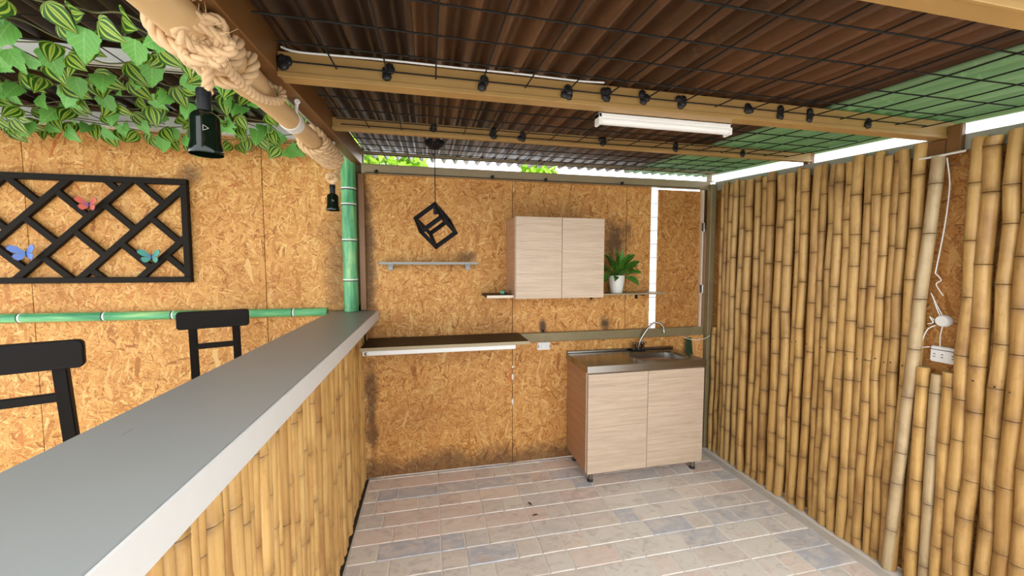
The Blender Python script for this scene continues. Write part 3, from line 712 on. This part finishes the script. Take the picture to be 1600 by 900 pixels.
def bottle(x, y, zt, zb, lb):
    o = root('bottle_pendant', (x, y, zb), lb, 'pendant lamp', 'bottle lamps hanging from the log'); h = zt - zb
    P = [(.0325, 0), (.0335, .004), (.0325, .014), (.0295, .028), (.029, h * .52), (.0275, h * .58), (.022, h * .63), (.0135, h * .665), (.0125, h * .7)]
    inner = [(r - .0025, z) for r, z in P[::-1]]
    add('glass', lathe_geo(P + inner, 28, (x, y, zb), False), 'bottle', o, sm='auto')
    add('neck_sleeve', lathe_geo([(.0137, h * .67), (.0142, h * .69), (.0135, h * .88), (.015, h * .885), (.015, h * .97), (.0135, h)], 20, (x, y, zb)), 'caps', o, sm='auto')
    d = Vector((-x, -y, 0)).normalized(); sd = Vector((-d.y, d.x, 0)); c0 = Vector((x, y, zb + h * .36)) + d * .0296
    tri = [c0 + sd * p + Vector((0, 0, q)) for p, q in ((-.004, .006), (-.004, -.006), (.006, 0))]
    em = add('emblem', join(*[tube_geo([tri[i], tri[(i + 1) % 3]], .0007, 5) for i in range(3)]), 'shelf_edge', o)
bottle(-.497, 1.03, 1.898, 1.752, 'black glass bottle pendant hanging from the rope knot, near and larger')
bottle(-.497, 2.232, 1.922, 1.787, 'black glass bottle pendant hanging beside the green bamboo post')

# ------------------------------------------------------------------ vines
def leaf_mesh(name, mat, outline, curl=.25, fold=.18):
    """outline: list of (v, half width); v from stalk to tip"""
    V, F, UV = [], [], []
    for v, w in outline:
        for s in (-1, -.5, 0, .5, 1):
            x = s * w; V.append((x, v, -curl * (v - .4) ** 2 + fold * abs(x) + .02 * math.sin(9 * v + 5 * s))); UV.append((.5 + x, v))
    for i in range(len(outline) - 1):
        for k in range(4): F.append((i * 5 + k, i * 5 + k + 1, (i + 1) * 5 + k + 1, (i + 1) * 5 + k))
    me = bpy.data.meshes.new(name); me.from_pydata(V, [], F); me.materials.append(M[mat]); l = me.uv_layers.new(name='UVMap')
    for lp in me.loops: l.data[lp.index].uv = UV[lp.vertex_index]
    for p in me.polygons: p.use_smooth = True
    return me
lf_s = leaf_mesh('leaf', 'lf_stripe', [(-.04, .10), (0, .22), (.10, .33), (.26, .385), (.45, .35), (.62, .27), (.78, .17), (.90, .08), (1.0, .008)])
lf_p = leaf_mesh('leaf', 'lf_plain', [(-.06, .16), (.02, .34), (.12, .42), (.24, .36), (.36, .35), (.52, .34), (.62, .22), (.78, .15), (.90, .07), (1.0, .008)])
vl = ['artificial leafy vine strand hanging along the very top of the left wall', 'artificial leafy vine strand just in front of the white wall header', 'artificial leafy vine strand between the header and the white joist', 'artificial leafy vine strand right behind the white joist', 'artificial leafy vine strand right under the white joist', 'artificial leafy vine strand in front of the white joist', 'artificial leafy vine strand second from the top edge of the picture', 'artificial leafy vine strand nearest the viewer at the top left corner']
def orient(t, n):
    t = t.normalized(); n = (n - t * n.dot(t)).normalized(); x = t.cross(n)
    return Matrix(((x.x, t.x, n.x, 0), (x.y, t.y, n.y, 0), (x.z, t.z, n.z, 0), (0, 0, 0, 1)))
for k, y in enumerate((2.66, 2.52, 2.35, 2.16, 1.98, 1.80, 1.63, 1.47)):
    q = random.Random(40 + k); xl = -1.42 - .9 * (y - 1.47) - .15; xr = -.56
    pts = [Vector((xl + (xr - xl) * i / 14, y + q.uniform(-.05, .05) - (.03 if k < 2 else 0), (2.285 if k > 1 else 2.265) + q.uniform(-.02, .02))) for i in range(15)]
    pts = smooth(pts, 5)
    o = root('vine', tuple(pts[len(pts) // 2]), vl[k], 'vine', 'vines under the left roof')
    add('stem', tube_geo(pts, .0028, 5), 'stem', o)
    n = int((xr - xl) / (.046 if k < 4 else .043))
    for i in range(n):
        p = pts[min(len(pts) - 1, int((i + q.random() * .8) / n * len(pts)))]
        striped = q.random() < .6; sz = q.uniform(.07, .10) * (1 if striped else 1.05)
        t = Vector((q.uniform(-.35, .95), q.uniform(-.7, .5), -q.uniform(.25, 1.0))); nn = Vector((q.uniform(.0, .7), -1.0, -q.uniform(.2, 1.1)))
        lf = bpy.data.objects.new('leaf', lf_s if striped else lf_p); COL.objects.link(lf); lf.parent = o
        m_ = orient(t, nn); dn = Vector((q.uniform(-.04, .04), q.uniform(-.05, .05), -q.uniform(.0, .05)))
        lf.matrix_local = Matrix.Translation(p + dn - ORG[o]) @ m_ @ Matrix.Scale(sz, 4)

# ------------------------------------------------------------------ wall cabinet
wc = root('wall_cabinet', (.867, 2.6, 1.27), 'pale oak two-door wall cabinet on the back wall', 'cabinet')
bx('carcass', (.555, 1.178), (2.472, 2.758), (1.272, 1.812), 'lam_shaded', wc, bevel=.001)
bx('side_edge', (.5545, .560), (2.4715, 2.476), (1.272, 1.812), 'edge', wc)
bx('door', (.557, .8715), (2.45, 2.470), (1.272, 1.811), 'lam', wc, bevel=.0012); bx('door', (.8745, 1.177), (2.45, 2.470), (1.272, 1.811), 'lam', wc, bevel=.0012)
# ------------------------------------------------------------------ sink cabinet
sk = root('sink_cabinet', (1.48, 2.55, 0), 'pale oak two-door sink cabinet with steel worktop and short legs', 'cabinet')
bx('carcass', (1.03, 1.925), (2.385, 2.745), (.075, .772), 'lam_shaded', sk, bevel=.001)
bx('side_edge', (1.029, 1.033), (2.383, 2.388), (.075, .772), 'edge', sk)
bx('door', (1.034, 1.4765), (2.362, 2.382), (.072, .762), 'lam', sk, bevel=.0012); bx('door', (1.4795, 1.925), (2.362, 2.382), (.072, .762), 'lam', sk, bevel=.0012)
for x, y in ((1.075, 2.405), (1.88, 2.405), (1.075, 2.70), (1.88, 2.70)):
    lgp = add('leg', lathe_geo([(.0165, .016), (.0165, .076)], 18, (x, y, 0)), 'steel', sk, sm='auto')
    add('foot', lathe_geo([(.020, 0), (.0205, .006), (.0175, .017)], 18, (x, y, 0)), 'rubber', lgp, sm='auto')
# worktop with a pressed basin (grid with a rounded-rectangle hole)
def worktop():
    x0, x1, y0, y1, zt = 1.022, 1.932, 2.35, 2.757, .82
    bx0, bx1, by0, by1, rc = 1.455, 1.855, 2.415, 2.672, .07
    def rr(ins, z):
        out = []
        for cx, cy, a0 in ((bx1 - rc, by1 - rc, 0), (bx0 + rc, by1 - rc, 90), (bx0 + rc, by0 + rc, 180), (bx1 - rc, by0 + rc, 270)):
            for k in range(7): a = math.radians(a0 + k * 15); out.append((cx + (rc - ins) * math.cos(a), cy + (rc - ins) * math.sin(a), z))
        return out
    V, F = [], []
    loops = [rr(-.008, zt), rr(-.004, zt + .002), rr(0, zt), rr(.008, zt - .012), rr(.018, zt - .10), rr(.035, zt - .135), rr(.06, zt - .14)]
    n = len(loops[0])
    for l in loops: V += l
    for i in range(len(loops) - 1):
        for k in range(n): k2 = (k + 1) % n; F.append((i * n + k, (i + 1) * n + k, (i + 1) * n + k2, i * n + k2))
    F.append(tuple((len(loops) - 1) * n + k for k in range(n)))
    # outer frame: project each loop vertex to the outer rectangle
    o = len(V); cx, cy = (bx0 + bx1) / 2, (by0 + by1) / 2
    quad = [(x1, y1), (x0, y1), (x0, y0), (x1, y0)]
    V += [(*p, zt) for p in quad]
    for c in range(4):
        for k in range(6): F.append((c * 7 + k, c * 7 + k + 1, o + c))
        nx = (c + 1) % 4; F.append((c * 7 + 6, nx * 7, o + nx, o + c))
    # apron
    b = len(V); V += [(*p, zt - .045) for p in quad]
    for c in range(4): nx = (c + 1) % 4; F.append((o + c, o + nx, b + nx, b + c))
    return V, F, None, None
wt = add('worktop', worktop(), 'steel', sk)
bx('back_lip', (1.022, 1.932), (2.735, 2.757), (.8205, .838), 'steel', wt, bevel=.003)
add('drain', lathe_geo([(.032, .681), (.030, .684), (.012, .682), (.004, .6835)], 20, (1.66, 2.54, 0)), 'chrome', wt, sm='auto')
tp = root('tap', (1.60, 2.703, .821), 'chrome swan-neck kitchen tap on the steel sink', 'tap')
add('base_plate', xf(lathe_geo([(.03, 0), (.03, .010), (.026, .014)], 20), Matrix.Translation((1.60, 2.703, .821)) @ Matrix.Diagonal((2.2, .95, 1, 1))), 'blackmetal', tp, sm='auto')
add('spout', tube_geo(smooth([(1.60, 2.703, .83), (1.612, 2.70, .90), (1.655, 2.685, .985), (1.70, 2.672, 1.038), (1.742, 2.66, 1.046), (1.772, 2.65, 1.02), (1.782, 2.646, .985)], 8), .0085, 12), 'chrome', tp, sm='auto')
add('spout_tip', lathe_geo([(.010, 0), (.0105, .02), (.009, .024)], 14, (1.782, 2.646, .966)), 'chrome', tp, sm='auto')
for x in (1.565, 1.635):
    h = add('valve', lathe_geo([(.013, 0), (.013, .03), (.015, .034), (.015, .055), (.009, .06)], 14, (x, 2.703, .832)), 'chrome', tp, sm='auto')
    add('lever', box_geo((x - .005, x + .028 if x > 1.6 else x + .005), (2.69, 2.70), (.885, .892)), 'chrome', h, bevel=.002)
# ------------------------------------------------------------------ shelves
sh = root('thin_shelf', (0, 2.7, 1.49), 'narrow grey wall shelf on two small brackets under the cube lamp', 'shelf')
bx('board', (-.318, .327), (2.63, 2.758), (1.502, 1.514), 'darkshelf', sh, bevel=.001); bx('edge_strip', (-.318, .327), (2.624, 2.6305), (1.499, 1.516), 'shelf_edge', sh, bevel=.001)
for x in (-.245, .262):
    b = add('bracket', join(box_geo((x - .02, x + .02), (2.632, 2.70), (1.488, 1.4995)), box_geo((x - .016, x + .016), (2.636, 2.66), (1.460, 1.488)), box_geo((x - .012, x + .012), (2.70, 2.757), (1.470, 1.4995))), 'shelf_edge', sh, bevel=.003)
sh = root('side_shelf', (.46, 2.63, 1.277), 'short oak shelf on the left of the wall cabinet', 'shelf')
bx('board', (.372, .553), (2.506, 2.758), (1.277, 1.293), 'darkshelf', sh, bevel=.001); bx('edge_strip', (.372, .553), (2.50, 2.506), (1.276, 1.294), 'edge', sh)
gb = root('glass_bottle', (.495, 2.56, 1.293), 'tiny green glass bottle lying on the short oak shelf', 'bottle')
Tm = Matrix.Translation((.50, 2.60, 1.3095)) @ Matrix.Rotation(1.25, 4, 'Z') @ Matrix.Rotation(PI / 2, 4, 'Y')
add('glass', xf(lathe_geo([(.010, -.05), (.016, -.046), (.016, .02), (.012, .032), (.007, .04), (.007, .06)], 16), Tm), 'greenglass', gb, sm='auto')
add('cap', xf(lathe_geo([(.008, .06), (.008, .072)], 12), Tm), 'white_plastic', gb, sm='auto')
sh = root('plant_shelf', (1.45, 2.66, 1.27), 'slim grey shelf holding the potted plant right of the wall cabinet', 'shelf')
bx('board', (1.181, 1.745), (2.57, 2.757), (1.276, 1.287), 'beam_grey', sh, bevel=.001)
for x in (1.22, 1.60): add('bracket', join(box_geo((x - .008, x + .008), (2.64, 2.757), (1.262, 1.2755)), box_geo((x - .008, x + .008), (2.745, 2.757), (1.23, 1.262))), 'blackmetal', sh)
fs = root('folding_shelf', (.1, 2.58, .96), 'dark walnut wall shelf with white front rail between bar and sink', 'shelf')
V, F, _, _ = box_geo((-.408, .636), (2.40, 2.720), (.982, 1.0)); add('board', (V, F, None, None), 'darkshelf', fs, bevel=.0015)
bx('edge_band', (-.408, .636), (2.3945, 2.3998), (.981, 1.001), 'beam_grey', fs); bx('front_rail', (-.395, .545), (2.40, 2.424), (.952, .981), 'white_plastic', fs, bevel=.003)
add('bolt', xf(lathe_geo([(.010, 0), (.010, .006), (.004, .010)], 10), Matrix.Translation((-.372, 2.3995, .966)) @ Matrix.Rotation(PI / 2, 4, 'X')), 'steel', fs, sm='auto')
for x in (-.30, .10, .46): add('bracket', box_geo((x - .012, x + .012), (2.43, 2.72), (.962, .9815)), 'olive', fs)
# ------------------------------------------------------------------ potted plant
pp = root('potted_plant', (1.365, 2.63, 1.287), 'leafy green dumb cane plant in a small white pot on the slim shelf', 'plant')
add('pot', lathe_geo([(.040, 0), (.043, .003), (.053, .06), (.0595, .125), (.0605, .13), (.056, .13), (.052, .112), (.01, .110)], 28, (1.365, 2.63, 1.287)), 'pot', pp, sm='auto')
add('soil', lathe_geo([(.0535, .112), (.03, .118), (.002, .12)], 20, (1.365, 2.63, 1.287)), 'soil', pp)
lf_d = leaf_mesh('leaf', 'plant_leaf', [(0, .02), (.08, .08), (.22, .15), (.42, .185), (.60, .165), (.78, .105), (.92, .045), (1.0, .005)], .45, .35)
q = random.Random(3); top = Vector((1.365, 2.63, 1.40))
for i in range(40):
    az = 2.4 * i + q.uniform(-.3, .3); el = [1.1, .65, .3, .05, -.3][i % 5] + q.uniform(-.15, .15)
    d = Vector((math.cos(az) * math.cos(el), math.sin(az) * math.cos(el) * .42 - .16, math.sin(el)))
    b = top + Vector((d.x * .022, d.y * .02, 0)); e = b + d * q.uniform(.04, .10) + Vector((0, 0, .025))
    stk = add('stalk', tube_geo(smooth([b - Vector((0, 0, .02)), b + Vector((0, 0, .02)), e], 4), .003, 5), 'plant_leaf', pp)
    lf = bpy.data.objects.new('leaf', lf_d); COL.objects.link(lf); lf.parent = pp
    up = Vector((d.x * -.5, -.55, .8)); lf.matrix_local = Matrix.Translation(e - ORG[pp]) @ orient(d + Vector((0, 0, -.05)), up) @ Matrix.Scale(q.uniform(.085, .13), 4)
# ------------------------------------------------------------------ cube pendant
cu = root('cube_pendant', (.03, 2.335, 1.60), 'black open cube frame pendant lamp hanging tilted in front of the back wall', 'pendant lamp')
Lc = .145
hook = Vector((.042, 2.335, 1.855))
_cf = Vector((.04, 2.335, .25)).normalized(); _cr = _cf.cross(Vector((0, 0, 1))).normalized(); _cu = _cr.cross(_cf)
def camv(a, b, c): return _cr * a + _cu * b + _cf * c
w_ = camv(-.234, .516, .826).normalized(); u_ = camv(.815, .516, -.261); u_ = (u_ - w_ * u_.dot(w_)).normalized(); v_ = w_.cross(u_)
if v_.z > 0: v_ = -v_
# vertices: E = front lower-left, C = E+u, B = E+u+v, D = E+v, back = +w ; top T = C+w
E0 = hook - (u_ + w_) * Lc
bt = .0098
def cbar(nm, a, b):
    z = (b - a).normalized(); xs = [t for t in (u_, v_, w_) if abs(t.dot(z)) < .5]
    a2, b2 = a - z * bt, b + z * bt
    V = [tuple(p + xs[0] * sx * bt + xs[1] * sy * bt) for p in (a2, b2) for sx, sy in ((-1, -1), (1, -1), (1, 1), (-1, 1))]
    add(nm, (V, [(3, 2, 1, 0), (4, 5, 6, 7), (0, 1, 5, 4), (1, 2, 6, 5), (2, 3, 7, 6), (3, 0, 4, 7)], None, None), 'blackmetal', cu, bevel=.001)
for i in (0, 1):
    for j in (0, 1):
        cbar('frame_bar', E0 + (v_ * i + w_ * j) * Lc, E0 + (v_ * i + w_ * j + u_) * Lc)
        cbar('frame_bar', E0 + (u_ * i + w_ * j) * Lc, E0 + (u_ * i + w_ * j + v_) * Lc)
        cbar('frame_bar', E0 + (u_ * i + v_ * j) * Lc, E0 + (u_ * i + v_ * j + w_) * Lc)
add('lamp_holder', tube_geo([hook - (u_ + w_ - v_).normalized() * .01, hook - (u_ + w_ - v_).normalized() * .06], .013, 12), 'blackmetal', cu, sm='auto')
add('cable', tube_geo([hook, hook + Vector((0, 0, .15)), (hook.x, hook.y, roofz(2.335) - .045)], .0028, 6), 'blackmetal', cu)
add('canopy', lathe_geo([(.002, -.052), (.02, -.05), (.052, -.03), (.055, -.012), (.055, -.006)], 24, (hook.x, hook.y, roofz(2.335))), 'blackmetal', cu, sm='auto')
# ------------------------------------------------------------------ tube light
tl = root('tube_light', (.89, 1.355, 2.01), 'white plastic tube light under the main purlin', 'light')
add('housing', box_geo((.612, 1.180), (1.333, 1.372), (2.036, 2.052)), 'white_plastic', tl, bevel=.002)
add('diffuser', xf(lathe_geo([(.017, -.277), (.017, .277)], 20), Matrix.Translation((.896, 1.3525, 2.030)) @ Matrix.Rotation(PI / 2, 4, 'Y') @ Matrix.Diagonal((.8, 1.05, 1, 1))), 'white_plastic', tl, sm='auto')
for x in (.612, 1.168): add('end_cap', box_geo((x, x + .012), (1.333, 1.372), (2.012, 2.053)), 'white_plastic', tl, bevel=.002)
# ------------------------------------------------------------------ outlets, cables
ol = root('wall_outlet', (.84, 2.75, .85), 'white double socket outlet on the back wall under the steel rail', 'outlet')
bx('plate', (.79, .892), (2.748, 2.7595), (.855, .912), 'white_plastic', ol, bevel=.005, seg=2); bx('insert', (.805, .877), (2.744, 2.7485), (.868, .899), 'white_plastic', ol, bevel=.002)
for x in (.822, .858):
    for dz in (.0, .011): bx('socket_slot', (x - .004, x + .004), (2.7435, 2.7445), (.877 + dz, .8785 + dz), 'slot', ol)
for x in (.797, .885): bx('frame_gap', (x - .002, x + .002), (2.7475, 2.7485), (.872, .895), 'slot', ol)
jb = root('socket_strip', (2.23, 1.235, 1.06), 'white socket strip in the gap between the bamboo canes', 'outlet')
bx('case', (2.228, 2.2605), (1.187, 1.288), (1.062, 1.132), 'white_plastic', jb, bevel=.004, seg=2)
bx('groove', (2.2270, 2.2285), (1.190, 1.285), (1.116, 1.119), 'slot', jb)
for y in (1.208, 1.245, 1.272):
    for dz in (0, .012): bx('socket_slot', (2.2270, 2.2285), (y - .004, y + .004), (1.084 + dz, 1.087 + dz), 'slot', jb)
rb = root('junction_box', (2.24, 1.257, 1.22), 'round white junction box above the socket strip with a tangle of wires', 'junction box')
add('case', xf(lathe_geo([(.026, 0), (.027, .004), (.027, .022), (.022, .030), (.004, .031)], 24), Matrix.Translation((2.2605, 1.257, 1.247)) @ Matrix.Rotation(-PI / 2, 4, 'Y')), 'white_plastic', rb, sm='auto')
for i, pts in enumerate(([(2.24, 1.257, 1.222), (2.236, 1.26, 1.18), (2.242, 1.262, 1.132)], [(2.245, 1.262, 1.27), (2.235, 1.285, 1.33), (2.225, 1.296, 1.37)], [(2.24, 1.268, 1.268), (2.23, 1.278, 1.31), (2.228, 1.29, 1.355)],
                         [(2.24, 1.283, 1.245), (2.22, 1.292, 1.262), (2.225, 1.282, 1.238), (2.22, 1.298, 1.23)], [(2.24, 1.28, 1.225), (2.22, 1.296, 1.205), (2.222, 1.312, 1.16), (2.22, 1.318, 1.12), (2.23, 1.29, 1.125)], [(2.24, 1.262, 1.36), (2.225, 1.28, 1.41), (2.232, 1.268, 1.43), (2.225, 1.286, 1.46)])):
    add('wire', tube_geo(smooth(pts, 6), .0022, 6), 'white_plastic', rb)
tag(add('white_cable', tube_geo(smooth([(2.225, 1.286, 1.46), (2.228, 1.279, 1.54), (2.228, 1.268, 1.65), (2.23, 1.262, 1.76), (2.232, 1.262, 1.86), (2.22, 1.27, 1.965)], 6), .0025, 6), 'white_plastic'), 'thin white cable running down beside the leaning grey cane', 'cable')
tag(add('white_cable', tube_geo(smooth([(-.41, 1.268, 2.128), (-.36, 1.266, 2.118), (-.2, 1.266, 2.121), (-.08, 1.267, 2.123), (.1, 1.266, 2.122), (.3, 1.267, 2.124), (.5, 1.267, 2.122), (.6, 1.268, 2.126)], 6), .003, 6), 'white_plastic'), 'thin white cable lying along the top of the main purlin', 'cable')
tag(add('white_cable', tube_geo(smooth([(2.0, 2.716, .915), (2.06, 2.70, .895), (2.12, 2.68, .89), (2.17, 2.655, .91), (2.20, 2.653, .93)], 6), .0025, 6), 'white_plastic'), 'thin pale cable drooping under the steel rail in the right corner', 'cable')
# ------------------------------------------------------------------ small loose things
gs = root('dust_pan', (2.08, 2.70, 0), 'dark green plastic dustpan standing upright behind the sink cabinet', 'dustpan')
V = [(2.035, 2.715, .905), (2.085, 2.715, .905), (2.155, 2.66, 0), (1.99, 2.66, 0)]; V += [(a, b + .012, c) for a, b, c in V]
add('blade', (V, [(3, 2, 1, 0), (4, 5, 6, 7), (0, 1, 5, 4), (1, 2, 6, 5), (2, 3, 7, 6), (3, 0, 4, 7)], None, None), 'greenplastic', gs, bevel=.004)
add('rim', box_geo((1.99, 2.155), (2.64, 2.66), (0, .035)), 'greenplastic', gs, bevel=.004)
for i, (x, y, a, lb) in enumerate(((.60, 2.24, .4, 'small curled dry leaf on the stone floor, the one nearer the back wall'), (.605, 2.13, 1.8, 'small curled dry leaf on the stone floor, the one nearer the viewer'))):
    lf = add('dry_leaf', xf(([(0, -.02, .001), (.008, -.006, .004), (.007, .01, .005), (0, .024, .002), (-.008, .008, .007), (-.008, -.008, .006), (0, 0, .0015)], [(0, 1, 6), (1, 2, 6), (2, 3, 6), (3, 4, 6), (4, 5, 6), (5, 0, 6)], None, None), Matrix.Translation((x, y, .001)) @ Matrix.Rotation(a, 4, 'Z')), 'dryleaf'); tag(lf, lb, 'leaf')
# ------------------------------------------------------------------ outside, seen over the wall and through the slit
nb = bx('wall_outside', (-2.5, 8), (4.6, 4.75), (-.12, 2.25), 'white_paint'); tag(nb, kind='structure')
def tree(x, y, z, rx, rz, n, lb, seed):
    q = random.Random(seed); o = root('tree', (x, y, -.12), lb, 'tree', 'trees behind the back wall')
    add('trunk', tube_geo([(x, y, -.12), (x + .05, y, z * .5), (x, y, z)], [.09, .07, .04], 8), 'bark', o)
    V, F = [], []
    for _ in range(n):
        d = Vector((q.gauss(0, 1), q.gauss(0, 1), q.gauss(0, 1))).normalized() * q.uniform(.35, 1) ** .5; c = Vector((x + d.x * rx, y + d.y * rx, z + d.z * rz))
        a = Vector((q.uniform(-1, 1), q.uniform(-1, 1), q.uniform(-1, 1))).normalized(); b = a.orthogonal().normalized(); s = q.uniform(.06, .11); i = len(V)
        V += [tuple(c - a * s), tuple(c + b * s * .5), tuple(c + a * s), tuple(c - b * s * .5)]; F.append((i, i + 1, i + 2, i + 3))
    f = add('foliage', (V, F, None, None), 'tree_leaf', o); f['kind'] = 'stuff'
tree(-.75, 5.6, 3.0, .75, .9, 2600, 'bright green leafy tree behind the wall, seen over the left end of the beam', 1)
tree(1.9, 6.6, 2.9, .35, .7, 900, 'slim bright green tree behind the wall, seen over the middle of the beam', 2)
for i, (x, w, lb) in enumerate(((3.1, .22, 'pale blue pillar outside, seen over the right end of the back wall'), (4.6, .3, 'pale blue pillar outside, seen over the bamboo wall'))):
    p = root('pillar', (x, 4.9, -.12), lb, 'pillar'); add('shaft', box_geo((x - w / 2, x + w / 2), (4.8, 5.0), (-.12, 3.6)), 'pale_blue', p); add('cap', box_geo((x - w / 2 - .04, x + w / 2 + .04), (4.76, 5.04), (3.6, 3.68)), 'pale_blue', p)
